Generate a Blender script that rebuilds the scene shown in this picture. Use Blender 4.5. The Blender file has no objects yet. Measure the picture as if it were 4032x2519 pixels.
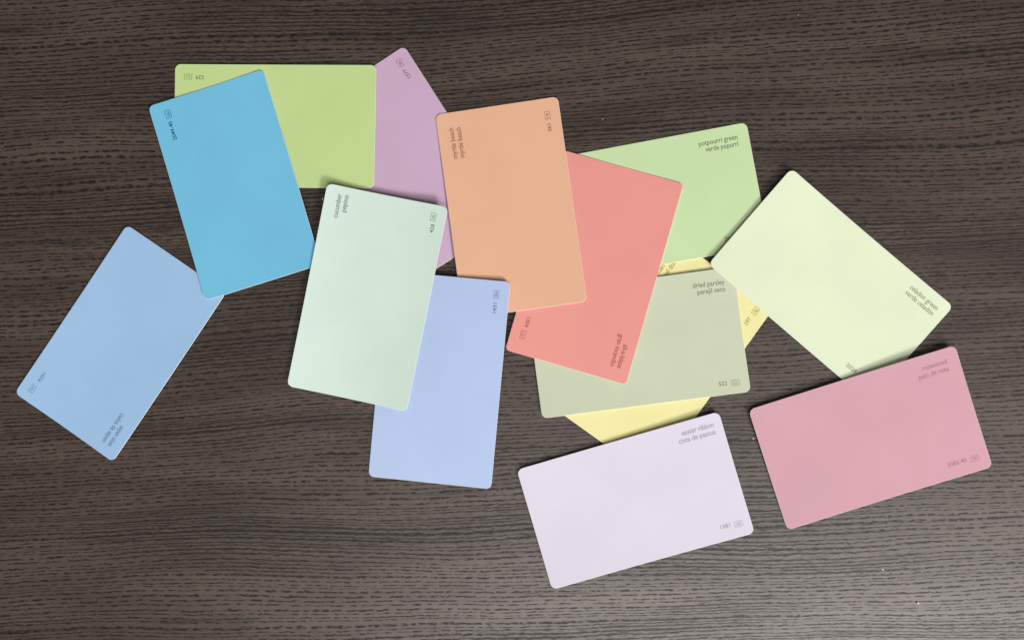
import bpy, math, random
import numpy as np
from mathutils import Matrix, Vector

MM = 0.001
scene = bpy.context.scene

# ---------------------------------------------------------------- camera
cam_d = bpy.data.cameras.new("camera")
cam = bpy.data.objects.new("camera", cam_d)
scene.collection.objects.link(cam)
cam_d.sensor_width = 36.0
cam_d.sensor_fit = 'HORIZONTAL'
cam_d.lens = 3100.0 / 4032.0 * 36.0
cam_d.clip_start = 0.01
cam_d.clip_end = 50.0
cam.matrix_world = (Matrix.Translation((0, 0, 337.89 * MM))
                    @ Matrix.Rotation(0.0394002, 4, 'Y') @ Matrix.Rotation(0.0115039, 4, 'X'))
scene.camera = cam
scene.render.resolution_x = 1024
scene.render.resolution_y = 639

# ---------------------------------------------------------------- light: soft room light, one window to the lower right, an added sheen lamp
world = bpy.data.worlds.new("World")
scene.world = world
world.use_nodes = True
bg = world.node_tree.nodes["Background"]
bg.inputs[0].default_value = (1.0, 0.955, 0.91, 1)
bg.inputs[1].default_value = 0.19

def area(name, loc, target, sx, sy, power, col):
    ld = bpy.data.lights.new(name, 'AREA')
    ld.shape = 'RECTANGLE'; ld.size = sx; ld.size_y = sy
    ld.energy = power; ld.color = col
    o = bpy.data.objects.new(name, ld)
    scene.collection.objects.link(o)
    o.location = loc
    d = Vector(target) - Vector(loc)
    o.rotation_euler = d.to_track_quat('-Z', 'Y').to_euler()
    return o
area("window_light", (1.02, -1.34, 0.98), (0.03, -0.02, 0), 0.36, 0.32, 37.0, (1.0, 0.985, 0.985))
area("sheen_fill_light", (0.78, -1.12, 1.55), (0.78, -0.05, 0), 2.3, 0.95, 42.0, (1.0, 0.958, 0.93))  # added wide soft lamp, placed for table sheen along the bottom and for fill

scene.view_settings.view_transform = 'Standard'
scene.view_settings.look = 'None'
scene.view_settings.exposure = 0.0
scene.view_settings.gamma = 1.0
scene.render.engine = 'CYCLES'

# ---------------------------------------------------------------- the cards, bottom of the pile first (mm, degrees; x axis = reading direction)
HL, HW, TH = 44.45, 26.64, 0.26
#CARDS-BEGIN
CARDS = [
 # key, x, y, angle, lift at short ends, lift at long edges, twist
 ("aspen", -184.68, -6.15, -124.12, 0.30, 0.50, 0.00),
 ("mauve", -58.54, 70.67, 122.57, 0.10, 0.20, 0.00),
 ("yellow", 50.31, -11.69, 54.57, 0.10, 0.10, 0.00),
 ("potpourri", 47.40, 53.80, 10.15, 0.10, 0.10, 0.00),
 ("parsley", 40.14, -5.85, 7.60, 0.30, 0.60, 0.00),
 ("lime", -116.90, 88.20, 178.79, 0.10, 0.30, 0.00),
 ("blue", -134.02, 62.55, 107.04, 0.50, 0.50, 0.00),
 ("red", 21.88, 26.47, -106.19, 0.10, 0.30, 0.00),
 ("orange", -13.88, 52.05, 97.92, 0.20, 0.20, 0.30),
 ("peri", -44.59, -21.71, 84.57, -0.10, 0.10, -0.50),
 ("cucumber", -75.37, 13.68, 78.36, 0.45, 1.40, 0.10),
 ("celadon", 120.80, 18.46, -40.89, 0.90, 0.60, 0.00),
 ("rosewood", 137.03, -45.66, 17.90, 0.60, 0.40, 0.30),
 ("easter", 38.90, -72.84, 16.48, 0.60, 0.60, 0.00),
]
def frame(c):
    t = math.radians(c[3]); return math.cos(t), math.sin(t)
def to_local(c, X, Y):
    ct, st = frame(c); dx, dy = X - c[1], Y - c[2]
    return dx * ct + dy * st, -dx * st + dy * ct
def to_world(c, u, v):
    ct, st = frame(c)
    return c[1] + u * ct - v * st, c[2] + u * st + v * ct
def curl(c, u, v):
    return c[4] * (u / HL) ** 2 + c[5] * (v / HW) ** 2 + c[6] * (u * v) / (HL * HW)
def surf(c, pl, u, v):                       # underside height of a settled card
    return pl[0] + pl[1] * u / HL + pl[2] * v / HW + curl(c, u, v)
def rest(A, need):
    """Lowest mean height p[0] with A p >= need everywhere (3 contact points)."""
    r = np.hypot(A[:, 1], A[:, 2])
    S = list(np.argsort(-r)[:4]) + [int(np.argmax(need))]
    for it in range(60):
        best = None
        n = len(S)
        for i in range(n):
            for j in range(i + 1, n):
                for k in range(j + 1, n):
                    I = [S[i], S[j], S[k]]
                    M = A[I]
                    if abs(np.linalg.det(M)) < 1e-4: continue
                    q = np.linalg.solve(M, need[I])
                    if (A[S] @ q - need[S]).min() < -1e-6: continue
                    cost = q[0] + 1e-3 * (abs(q[1]) + abs(q[2]))
                    if best is None or cost < best[0]: best = (cost, q, I)
        q = best[1]
        gap = A @ q - need
        w = int(np.argmin(gap))
        if gap[w] > -1e-3: break
        S = [s for s in S if A[s] @ q - need[s] < 0.5 or s in best[2]] if n > 14 else S
        S.append(w)
    q = q.copy(); q[0] += max(0.0, -gap.min())
    return q
def settle():
    """Let each card come to rest on the table and on the cards below it."""
    done = []
    gu, gv = np.meshgrid(np.linspace(-HL, HL, 46), np.linspace(-HW, HW, 28))
    gu, gv = gu.ravel(), gv.ravel()
    edge = np.linspace(-1, 1, 60); one = np.ones(60)
    eu = np.concatenate([edge * HL, edge * HL, one * HL, -one * HL])
    ev = np.concatenate([one * HW, -one * HW, edge * HW, edge * HW])
    for c in CARDS:
        us, vs = [gu], [gv]
        for (b, pb) in done:
            a, q = to_local(c, *to_world(b, eu, ev))
            m = (abs(a) <= HL) & (abs(q) <= HW); us.append(a[m]); vs.append(q[m])
        u = np.concatenate(us); v = np.concatenate(vs)
        sup = np.full(u.shape, 0.02)
        X, Y = to_world(c, u, v)
        for (b, pb) in done:
            a, q = to_local(b, X, Y)
            m = (abs(a) <= HL + 1e-6) & (abs(q) <= HW + 1e-6)
            top = surf(b, pb, a, q) + TH + 0.03
            sup = np.where(m, np.maximum(sup, top), sup)
        need = sup - curl(c, u, v)
        A = np.stack([np.ones_like(u), u / HL, v / HW], 1)
        p = rest(A, need)
        done.append((c, p))
    return {c[0]: (c, p) for c, p in done}
#CARDS-END
SETTLED = settle()

# ---------------------------------------------------------------- helpers
def srgb(r, g, b):
    f = lambda c: (c / 255 / 12.92) if c <= 10 else ((c / 255 + 0.055) / 1.055) ** 2.4
    return (f(r), f(g), f(b), 1.0)

class NT:
    def __init__(self, name):
        self.mat = bpy.data.materials.new(name); self.mat.use_nodes = True
        self.t = self.mat.node_tree; self.n = self.t.nodes; self.l = self.t.links
        self.bsdf = self.n["Principled BSDF"]
    def new(self, kind, **props):
        o = self.n.new(kind)
        for k, v in props.items(): setattr(o, k, v)
        return o
    def put(self, sock, v):
        if isinstance(v, bpy.types.NodeSocket): self.l.new(v, sock)
        else: sock.default_value = v
    def math(self, op, a, b=0.0, c=0.0, clamp=False):
        o = self.new('ShaderNodeMath', operation=op, use_clamp=clamp)
        self.put(o.inputs[0], a); self.put(o.inputs[1], b); self.put(o.inputs[2], c)
        return o.outputs[0]
    def noise(self, vec, scale=1.0, detail=2.0, rough=0.5):
        o = self.new('ShaderNodeTexNoise')
        self.l.new(vec, o.inputs['Vector']); o.inputs['Scale'].default_value = scale
        o.inputs['Detail'].default_value = detail; o.inputs['Roughness'].default_value = rough
        return o.outputs[0]
    def vec(self, x, y, z=0.0):
        o = self.new('ShaderNodeCombineXYZ')
        for i, v in enumerate((x, y, z)): self.put(o.inputs[i], v)
        return o.outputs[0]
    def step(self, x, lo, hi):
        o = self.new('ShaderNodeMapRange', interpolation_type='SMOOTHSTEP')
        self.put(o.inputs['Value'], x); o.inputs['From Min'].default_value = lo; o.inputs['From Max'].default_value = hi
        return o.outputs[0]
    def mix(self, f, a, b):
        o = self.new('ShaderNodeMix', data_type='RGBA')
        self.put(o.inputs['Factor'], f); self.put(o.inputs['A'], a) if False else None
        ins = [s for s in o.inputs if s.type == 'RGBA']
        self.put(ins[0], a); self.put(ins[1], b)
        return [s for s in o.outputs if s.type == 'RGBA'][0]

# ---------------------------------------------------------------- dark oak-grain table top
def wood():
    m = NT("dark_wood_grain")
    tc = m.new('ShaderNodeTexCoord').outputs['Object']
    sp = m.new('ShaderNodeSeparateXYZ'); m.l.new(tc, sp.inputs[0])
    x = m.math('MULTIPLY', sp.outputs[0], 1000.0); y = m.math('MULTIPLY', sp.outputs[1], 1000.0)
    # slow sweep of the figure, then small wobble of each line
    s1 = m.noise(m.vec(m.math('MULTIPLY', x, 0.0042), m.math('MULTIPLY', y, 0.0125), 3.1), 1.0, 1.0, 0.4)
    s2 = m.noise(m.vec(m.math('MULTIPLY', x, 0.021), m.math('MULTIPLY', y, 0.05), 7.7), 1.0, 1.0, 0.5)
    s3 = m.noise(m.vec(m.math('MULTIPLY', x, 0.24), m.math('MULTIPLY', y, 0.5), 1.7), 1.0, 3.0, 0.65)
    w = m.math('ADD', y, m.math('MULTIPLY', s1, 23.0))
    w = m.math('ADD', w, m.math('MULTIPLY', s2, 2.4))
    w = m.math('ADD', w, m.math('MULTIPLY', s3, 1.1))
    w = m.math('ADD', w, m.math('MULTIPLY', x, -0.045))
    # growth rows: irregular spacing of about 2 mm
    rn = m.noise(m.vec(0.0, m.math('MULTIPLY', w, 0.11), 5.0), 1.0, 2.0, 0.6)
    ph = m.math('ADD', m.math('MULTIPLY', w, 2 * math.pi / 1.75), m.math('MULTIPLY', rn, 26.0))
    row = m.math('MULTIPLY_ADD', m.math('SINE', ph), 0.5, 0.5)
    row = m.math('POWER', row, 2.2)
    # pores: dashes along the rows
    d1 = m.noise(m.vec(m.math('MULTIPLY', x, 0.29), m.math('MULTIPLY', w, 1.55), 11.0), 1.0, 3.0, 0.62)
    d2 = m.noise(m.vec(m.math('MULTIPLY', x, 0.34), m.math('MULTIPLY', w, 2.6), 21.0), 1.0, 2.0, 0.6)
    zone = m.noise(m.vec(m.math('MULTIPLY', x, 0.006), m.math('MULTIPLY', w, 0.035), 31.0), 1.0, 2.0, 0.5)
    zr = m.step(zone, 0.38, 0.62)
    a = m.math('ADD', m.math('MULTIPLY_ADD', zone, 0.22, d1), m.math('MULTIPLY', row, 0.36))
    pores = m.step(a, 0.69, 0.86)
    gap = m.noise(m.vec(m.math('MULTIPLY', x, 0.30), m.math('MULTIPLY', w, 0.42), 71.0), 1.0, 2.0, 0.55)
    pores = m.math('MULTIPLY', pores, m.math('MAXIMUM', m.step(gap, 0.36, 0.54), m.math('MULTIPLY_ADD', zr, 0.75, 0.12)))
    blot = m.noise(m.vec(m.math('MULTIPLY', x, 0.10), m.math('MULTIPLY', w, 0.85), 81.0), 1.0, 4.0, 0.68)
    blot = m.math('MULTIPLY', m.step(blot, 0.47, 0.72), m.math('MULTIPLY_ADD', zr, 0.85, 0.12))
    fine = m.step(m.math('MULTIPLY_ADD', zr, 0.06, d2), 0.50, 0.70)
    # a few broad dark bands
    bn = m.noise(m.vec(m.math('MULTIPLY', x, 0.011), m.math('MULTIPLY', w, 0.17), 41.0), 1.0, 3.0, 0.6)
    band = m.step(bn, 0.60, 0.72)
    tone = m.noise(m.vec(m.math('MULTIPLY', x, 0.012), m.math('MULTIPLY', w, 0.09), 51.0), 1.0, 3.0, 0.55)
    grit = m.noise(m.vec(m.math('MULTIPLY', x, 2.6), m.math('MULTIPLY', y, 4.0), 61.0), 1.0, 3.0, 0.8)
    light = m.mix(m.step(tone, 0.3, 0.7), WOOD_A, WOOD_B)
    dark = WOOD_D
    k = m.math('MAXIMUM', m.math('MULTIPLY', pores, 0.96), blot)
    k = m.math('MAXIMUM', k, m.math('MULTIPLY', fine, m.math('MULTIPLY_ADD', zr, 0.30, 0.26)))
    k = m.math('MAXIMUM', k, m.math('MULTIPLY', band, 0.60))
    k = m.math('ADD', k, m.math('MULTIPLY', m.math('SUBTRACT', grit, 0.5), 0.55), clamp=True)
    m.put(m.bsdf.inputs['Base Color'], m.mix(k, light, dark))
    m.put(m.bsdf.inputs['Roughness'], m.math('MULTIPLY_ADD', k, 0.16, WOOD_ROUGH))
    m.put(m.bsdf.inputs['Specular IOR Level'], m.math('MULTIPLY', WOOD_SPEC, m.math('MULTIPLY_ADD', k, -0.55, 1.0)))
    b = m.new('ShaderNodeBump'); b.inputs['Strength'].default_value = 0.16; b.inputs['Distance'].default_value = 0.00012
    m.l.new(m.math('SUBTRACT', 1.0, k), b.inputs['Height']); m.l.new(b.outputs[0], m.bsdf.inputs['Normal'])
    return m.mat
WOOD_A = (0.047, 0.0315, 0.0235, 1); WOOD_B = (0.076, 0.0525, 0.0400, 1); WOOD_D = (0.0040, 0.0034, 0.0026, 1)
WOOD_ROUGH = 0.37; WOOD_SPEC = 0.85

def mesh_obj(name, verts, faces, mats, parent=None, mat_idx=None, smooth=None, sharp=None):
    me = bpy.data.meshes.new(name)
    me.from_pydata([tuple(v) for v in verts], [], faces)
    for mt in mats: me.materials.append(mt)
    if mat_idx is not None:
        for p, i in zip(me.polygons, mat_idx): p.material_index = i
    if smooth is not None:
        for p, s in zip(me.polygons, smooth): p.use_smooth = s
    me.update()
    o = bpy.data.objects.new(name, me)
    scene.collection.objects.link(o)
    if parent is not None: o.parent = parent
    return o

# table slab with a rounded edge
def build_table():
    X0, X1, Y0, Y1, T, R = -0.62, 0.70, -0.48, 0.42, 0.028, 0.002
    vs, fs = [], []
    prof = [(0.0, 0.0)] + [(R * math.sin(a), -R * (1 - math.cos(a))) for a in (0.4, 0.8, 1.2, math.pi / 2)] + [(R, -T)]
    for ex, z in prof:
        vs += [(X0 - ex, Y0 - ex, z), (X1 + ex, Y0 - ex, z), (X1 + ex, Y1 + ex, z), (X0 - ex, Y1 + ex, z)]
    fs.append((0, 1, 2, 3))
    for i in range(len(prof) - 1):
        for j in range(4):
            a, b = i * 4 + j, i * 4 + (j + 1) % 4
            fs.append((a, a + 4, b + 4, b))
    n = (len(prof) - 1) * 4
    fs.append((n + 3, n + 2, n + 1, n))
    o = mesh_obj("table_top", vs, fs, [wood()])
    o["kind"] = "structure"; o["label"] = "dark brown wood grain table top under the colour cards"
    return o
build_table()

# ---------------------------------------------------------------- materials of the cards
def card_paint(key, rgb):
    m = NT("matte_paint_" + key)
    tc = m.new('ShaderNodeTexCoord').outputs['Object']
    n1 = m.noise(tc, 28.0, 3.0, 0.55)
    n2 = m.noise(tc, 2200.0, 3.0, 0.7)
    base = srgb(*rgb)
    lo = tuple(c * 0.95 for c in base[:3]) + (1,)
    col = m.mix(m.step(n1, 0.3, 0.7), lo, base)
    col = m.mix(m.math('MULTIPLY', n2, 0.24), col, tuple(c * 0.78 for c in base[:3]) + (1,))
    m.put(m.bsdf.inputs['Base Color'], col)
    m.put(m.bsdf.inputs['Roughness'], m.math('MULTIPLY_ADD', n1, 0.10, 0.52))
    m.bsdf.inputs['Specular IOR Level'].default_value = 0.28
    b = m.new('ShaderNodeBump'); b.inputs['Strength'].default_value = 0.25; b.inputs['Distance'].default_value = 0.00003
    m.l.new(n2, b.inputs['Height']); m.l.new(b.outputs[0], m.bsdf.inputs['Normal'])
    return m.mat
def plain(name, rgba, rough=0.6, spec=0.3, var=0.08, scale=900.0):
    m = NT(name)
    tc = m.new('ShaderNodeTexCoord').outputs['Object']
    n = m.noise(tc, scale, 2.0, 0.5)
    lo = tuple(c * (1 - var) for c in rgba[:3]) + (1,); hi = tuple(min(1, c * (1 + var)) for c in rgba[:3]) + (1,)
    m.put(m.bsdf.inputs['Base Color'], m.mix(n, lo, hi))
    m.bsdf.inputs['Roughness'].default_value = rough
    m.bsdf.inputs['Specular IOR Level'].default_value = spec
    return m.mat
PAPER = plain("white_card_stock", (0.74, 0.73, 0.69, 1), 0.8, 0.2)

# ---------------------------------------------------------------- card sheet, following its own gentle curl
def card_mesh(key, mat, radius):
    c, pl = SETTLED[key]
    Z = lambda u, v: surf(c, pl, u, v)
    def ring(inset, hl=HL, hw=HW):
        r = radius - inset
        def half(v):
            av = abs(v); lim = hw - inset - r
            return hl - inset if av <= lim else hl - inset - r + math.sqrt(max(0, r * r - (av - lim) ** 2))
        vv = [-(hw - inset - r + r * math.sin(a)) for a in np.linspace(math.pi / 2, 0, 8)]
        mid = list(np.linspace(-(hw - inset - r), hw - inset - r, 15))[1:-1]
        return [(v, half(v)) for v in vv + mid + [-q for q in reversed(vv)]]
    NX = 25
    inner, outer = ring(0.07), ring(0.0)
    rows = len(inner)
    fr = np.linspace(-1, 1, NX)
    vs, fs, mi, sm = [], [], [], []
    def grid(prof, dz):
        base = len(vs)
        for v, a in prof:
            for f in fr: vs.append((f * a, v, Z(f * a, v) + dz))
        return base
    def loop(base):
        L = [base + i for i in range(NX)]
        L += [base + r * NX + NX - 1 for r in range(1, rows)]
        L += [base + (rows - 1) * NX + i for i in range(NX - 2, -1, -1)]
        L += [base + r * NX for r in range(rows - 2, 0, -1)]
        return L
    top = grid(inner, TH)
    for r in range(rows - 1):
        for i in range(NX - 1):
            a = top + r * NX + i
            fs.append((a, a + 1, a + NX + 1, a + NX)); mi.append(0); sm.append(True)
    bot = grid(outer, 0.0)
    for r in range(rows - 1):
        for i in range(NX - 1):
            a = bot + r * NX + i
            fs.append((a, a + NX, a + NX + 1, a + 1)); mi.append(1); sm.append(True)
    lb, lt = loop(bot), loop(top)
    mid = len(vs)
    for i in lb:
        u, v, z = vs[i]; vs.append((u, v, z + TH - 0.07))
    n = len(lb)
    rim = len(vs); vs += [vs[i] for i in lt]          # own vertices, so the faces stay crisp at the cut edge
    mid2 = len(vs); vs += [vs[mid + i] for i in range(n)]
    low = len(vs); vs += [vs[i] for i in lb]
    for k in range(n):
        k2 = (k + 1) % n
        fs.append((low + k, low + k2, mid + k2, mid + k)); mi.append(1); sm.append(False)
        fs.append((mid2 + k, mid2 + k2, rim + k2, rim + k)); mi.append(1); sm.append(False)
    vs = [(x * MM, y * MM, z * MM) for x, y, z in vs]
    o = mesh_obj("colour_card", vs, fs, [mat, PAPER], None, mi, sm)
    x, y, ang = c[1], c[2], c[3]
    o.location = (x * MM, y * MM, 0)
    o.rotation_euler = (0, 0, math.radians(ang))
    return o, Z

# ---------------------------------------------------------------- printing
_cache = {}
def glyphs(s):
    """2-D mesh of a line of writing at font size 1."""
    if s in _cache: return _cache[s]
    cu = bpy.data.curves.new("tmp", 'FONT'); cu.body = s; cu.size = 1.0; cu.resolution_u = 3; cu.offset = 0.009
    o = bpy.data.objects.new("tmp", cu); scene.collection.objects.link(o)
    dg = bpy.context.evaluated_depsgraph_get(); dg.update()
    me = bpy.data.meshes.new_from_object(o.evaluated_get(dg))
    vs = [(v.co.x, v.co.y) for v in me.vertices]; fs = [tuple(p.vertices) for p in me.polygons]
    bpy.data.objects.remove(o); bpy.data.meshes.remove(me); bpy.data.curves.remove(cu)
    _cache[s] = (vs, fs)
    return _cache[s]
ASC = max(y for x, y in glyphs("d")[0]); DIG = max(y for x, y in glyphs("1")[0])
def line(s, x0, x1, base, height, ref):
    """writing between x0 and x1 (mm), standing on base"""
    vs, fs = glyphs(s)
    a, b = min(v[0] for v in vs), max(v[0] for v in vs)
    kx, ky = (x1 - x0) / (b - a), height / ref
    return [(x0 + (x - a) * kx, base + y * ky) for x, y in vs], fs
def merge(parts):
    V, F = [], []
    for vs, fs in parts:
        n = len(V); V += vs; F += [tuple(i + n for i in f) for f in fs]
    return V, F
def rect_frame(x0, x1, y0, y1, t=0.17):
    V = [(x0, y0), (x1, y0), (x1, y1), (x0, y1), (x0 + t, y0 + t), (x1 - t, y0 + t), (x1 - t, y1 - t), (x0 + t, y1 - t)]
    return V, [(0, 1, 5, 4), (1, 2, 6, 5), (2, 3, 7, 6), (3, 0, 4, 7)]
def stamp(name, geo, Z, mat, card, lift=0.03):
    vs, fs = geo
    return mesh_obj(name, [(x * MM, y * MM, (Z(x, y) + TH + lift) * MM) for x, y in vs], fs, [mat], card)

DATA = {
 # key: colour, ink, label, name lines [(text, left x, right x, baseline)], number (text, x0, x1, baseline), box text
 'aspen': dict(rgb=(147.2, 181.9, 216.5), ink=(92, 118, 152), r=2.5, label="light sky blue card, leftmost on the table, printed aspen skies 1656",
    names=[("aspen skies", 29.4, 39.7, 20.5), ("cielos de aspen", 24.9, 39.7, 17.4)], num=("1656", 29.8, 34.3, -21.3), box="26c"),
 'blue': dict(rgb=(107.5, 181.6, 213.7), ink=(8, 62, 88), r=2.4, label="saturated sky blue card printed 2049-40, lying across the lime green card",
    names=[], num=("2049-40", 26.8, 35.2, 18.6), box="25e", boxy=(17.95, 20.45)),
 'lime': dict(rgb=(181.8, 204.4, 138.4), ink=(98, 118, 62), r=2.5, label="lime green card printed 529, partly under the sky blue card",
    names=[], num=("529", 31.5, 35.1, -21.7), box="21c"),
 'cucumber': dict(rgb=(195.5, 214.9, 204.4), ink=(98, 114, 104), r=2.5, label="pale mint white card printed cucumber pepino 428, lying on top of its neighbours",
    names=[("cucumber", 30.6, 41.1, 19.6), ("pepino", 33.7, 41.1, 16.6)], num=("428", 32.35, 36.05, -22.4), box="23b", dx=0.6, dot=True),
 'mauve': dict(rgb=(188.1, 159.6, 185.0), ink=(112, 86, 112), r=2.4, label="mauve card printed 1377, between the lime green and orange cards",
    names=[], num=("1377", 31.4, 35.8, -21.9), box="30c", dx=0.6),
 'orange': dict(rgb=(214.9, 168.8, 138.0), ink=(134, 96, 62), r=2.5, label="peach orange card printed myrtle beach 061, above the coral red card",
    names=[("myrtle beach", 24.2, 37.6, 19.7), ("myrtle beach", 24.2, 37.5, 16.6)], num=("061", 29.9, 33.2, -22.0), box="14i", dx=-1.6),
 'red': dict(rgb=(215.3, 141.3, 133.1), ink=(150, 78, 74), r=1.8, label="coral red card printed all-a-blaze 1304, under the orange card",
    names=[("all-a-blaze", 28.1, 38.5, 21.0), ("gran incendio", 24.5, 38.4, 18.0)], num=("1304", 28.3, 32.7, -21.6), box="12c", dx=-2.4),
 'potpourri': dict(rgb=(184.3, 208.1, 159.8), ink=(98, 114, 84), r=2.5, label="light green card printed potpourri green verde popurrí",
    names=[("potpourri green", 23.0, 39.6, 20.2), ("verde popurrí", 25.4, 39.6, 17.3)], num=("20", 26.3, 28.6, -21.5), box=None),
 'parsley': dict(rgb=(184.2, 191.5, 166.8), ink=(108, 116, 98), r=2.5, label="greyish sage green card printed dried parsley perejil seco 522",
    names=[("dried parsley", 26.3, 39.8, 19.8), ("perejil seco", 27.9, 39.8, 16.8)], num=("522", 31.6, 35.1, -22.6), box="21e", dy=-0.9),
 'celadon': dict(rgb=(205.5, 215.7, 186.3), ink=(128, 138, 114), r=2.6, label="pale cream green card printed celadon green verde celadón, at a diagonal",
    names=[("celadon green", 25.9, 40.3, 20.7), ("verde celadón", 25.8, 40.4, 17.8)], num=("2028-", 27.0, 33.0, -21.3), box=None),
 'rosewood': dict(rgb=(185.0, 140.3, 151.4), ink=(150, 106, 116), r=2.5, label="dusty rose pink card printed rosewood palo de rosa 2082-40",
    names=[("rosewood", 29.0, 39.4, 20.3), ("palo de rosa", 26.6, 39.3, 17.1)], num=("2082-40", 27.0, 35.2, -21.4), box="10b"),
 'easter': dict(rgb=(197.6, 191.9, 207.0), ink=(136, 134, 148), r=2.6, label="very pale lilac card printed easter ribbon cinta de pascua 1381",
    names=[("easter ribbon", 27.0, 40.9, 21.0), ("cinta de pascua", 24.9, 40.8, 17.9)], num=("1381", 31.4, 35.5, -21.4), box="29f", dx=0.6),
 'peri': dict(rgb=(163.8, 182.3, 215.8), ink=(88, 104, 146), r=2.4, label="periwinkle blue card printed 1431, partly under the pale mint card",
    names=[], num=("1431", 30.7, 34.9, -21.8), box="28d"),
 'yellow': dict(rgb=(217.7, 212.5, 151.6), ink=(146, 128, 66), r=2.5, label="pale yellow card printed golden and 297, mostly buried under the sage green card",
    names=[("golden honey", 25.6, 39.7, 20.9), ("miel dorada", 27.6, 39.7, 17.8)], num=("297", 31.5, 35.0, -21.8), box="18g", dx=0.3),
}
GAIN = 0.93          # lit brightness of a white card in the photograph -> paint albedo
for c in CARDS:
    key = c[0]; d = DATA[key]
    card, Z = card_mesh(key, card_paint(key, tuple(d['rgb'])), d['r'])
    card["label"] = d['label']; card["category"] = "colour card"; card["group"] = "paint colour cards scattered on the table"
    ink = plain("ink_" + key, srgb(*d['ink']), 0.7, 0.2, 0.1)
    if d['names']:
        geo = merge([line(s, x0, x1, b, 2.15, ASC) for s, x0, x1, b in d['names']])
        stamp("printed_name", geo, Z, ink, card)
    s, x0, x1, b = d['num']
    stamp("printed_number", line(s, x0, x1, b, 1.65, DIG), Z, ink, card)
    if d['box']:
        dx, dy = d.get('dx', 0.0), d.get('dy', 0.0)
        y0, y1 = d.get('boxy', (-22.3 + dy, -20.0 + dy))
        parts = [rect_frame(36.8 + dx, 40.3 + dx, y0, y1), line(d['box'], 37.5 + dx, 39.5 + dx, y0 + 0.68, 0.98, DIG)]
        stamp("printed_code_box", merge(parts), Z, ink, card)
    if d.get('dot'):
        n = 10
        vs = [(41.9 + 0.17 * math.cos(6.283 * i / n), -20.9 + 0.17 * math.sin(6.283 * i / n)) for i in range(n)]
        stamp("ink_speck", (vs, [tuple(range(n))]), Z, plain("ink_brown", srgb(112, 104, 84)), card)

# ---------------------------------------------------------------- crumbs and a fibre on the table
def crumb(name, label, x, y, rx, ry, rz, ang, mat, seed):
    rnd = random.Random(seed)
    vs, fs = [], []
    N, M = 10, 7
    for j in range(1, M):
        for i in range(N):
            t, f = math.pi * j / M, 2 * math.pi * i / N
            k = 1 + rnd.uniform(-0.18, 0.18)
            vs.append((rx * k * math.sin(t) * math.cos(f), ry * k * math.sin(t) * math.sin(f), rz * (1 + k * math.cos(t))))
    for j in range(M - 2):
        for i in range(N):
            a, b = j * N + i, j * N + (i + 1) % N
            fs.append((a, a + N, b + N, b))
    fs.append(tuple(range(N))); fs.append(tuple(reversed([(M - 2) * N + i for i in range(N)])))
    o = mesh_obj(name, [(a * MM, b * MM, z * MM) for a, b, z in vs], fs, [mat], None, None, [True] * len(fs))
    o.location = (x * MM, y * MM, 0.0); o.rotation_euler = (0, 0, math.radians(ang))
    o["label"] = label; o["category"] = "crumb" if name == "crumb" else "fibre"
    return o
CR = plain("pale_crumb", (0.62, 0.56, 0.42, 1), 0.5, 0.4, 0.2, 4000.0)
LN = plain("white_lint", (0.75, 0.76, 0.80, 1), 0.6, 0.3, 0.1, 4000.0)
crumb("crumb", "tiny bright grain on the table near the lower right corner", 156.87, -114.5, 0.34, 0.45, 0.34, 10, plain("bright_grain", (0.8, 0.8, 0.74, 1), 0.15, 0.6, 0.05), 1)
crumb("lint_fibre", "short white lint fibre on bare wood below the rose pink card", 142.6, -100.9, 0.62, 0.17, 0.12, -42, LN, 2)
crumb("crumb", "small beige crumb beside the left edge of the rose pink card", 88.9, -46.2, 0.36, 0.3, 0.2, 40, CR, 3)
crumb("lint_fibre", "white lint sliver beside the left edge of the pale mint card", -95.6, 56.5, 0.72, 0.13, 0.12, 72, LN, 4)
crumb("crumb", "tiny tan crumb on bare wood right of the peach orange card", 25.6, 89.9, 0.2, 0.16, 0.1, 0, CR, 5)
crumb("crumb", "tiny olive crumb near the upper edge, right of centre", 108.4, 133.4, 0.3, 0.2, 0.15, 30, plain("olive_crumb", (0.30, 0.32, 0.10, 1), 0.6, 0.3), 6)
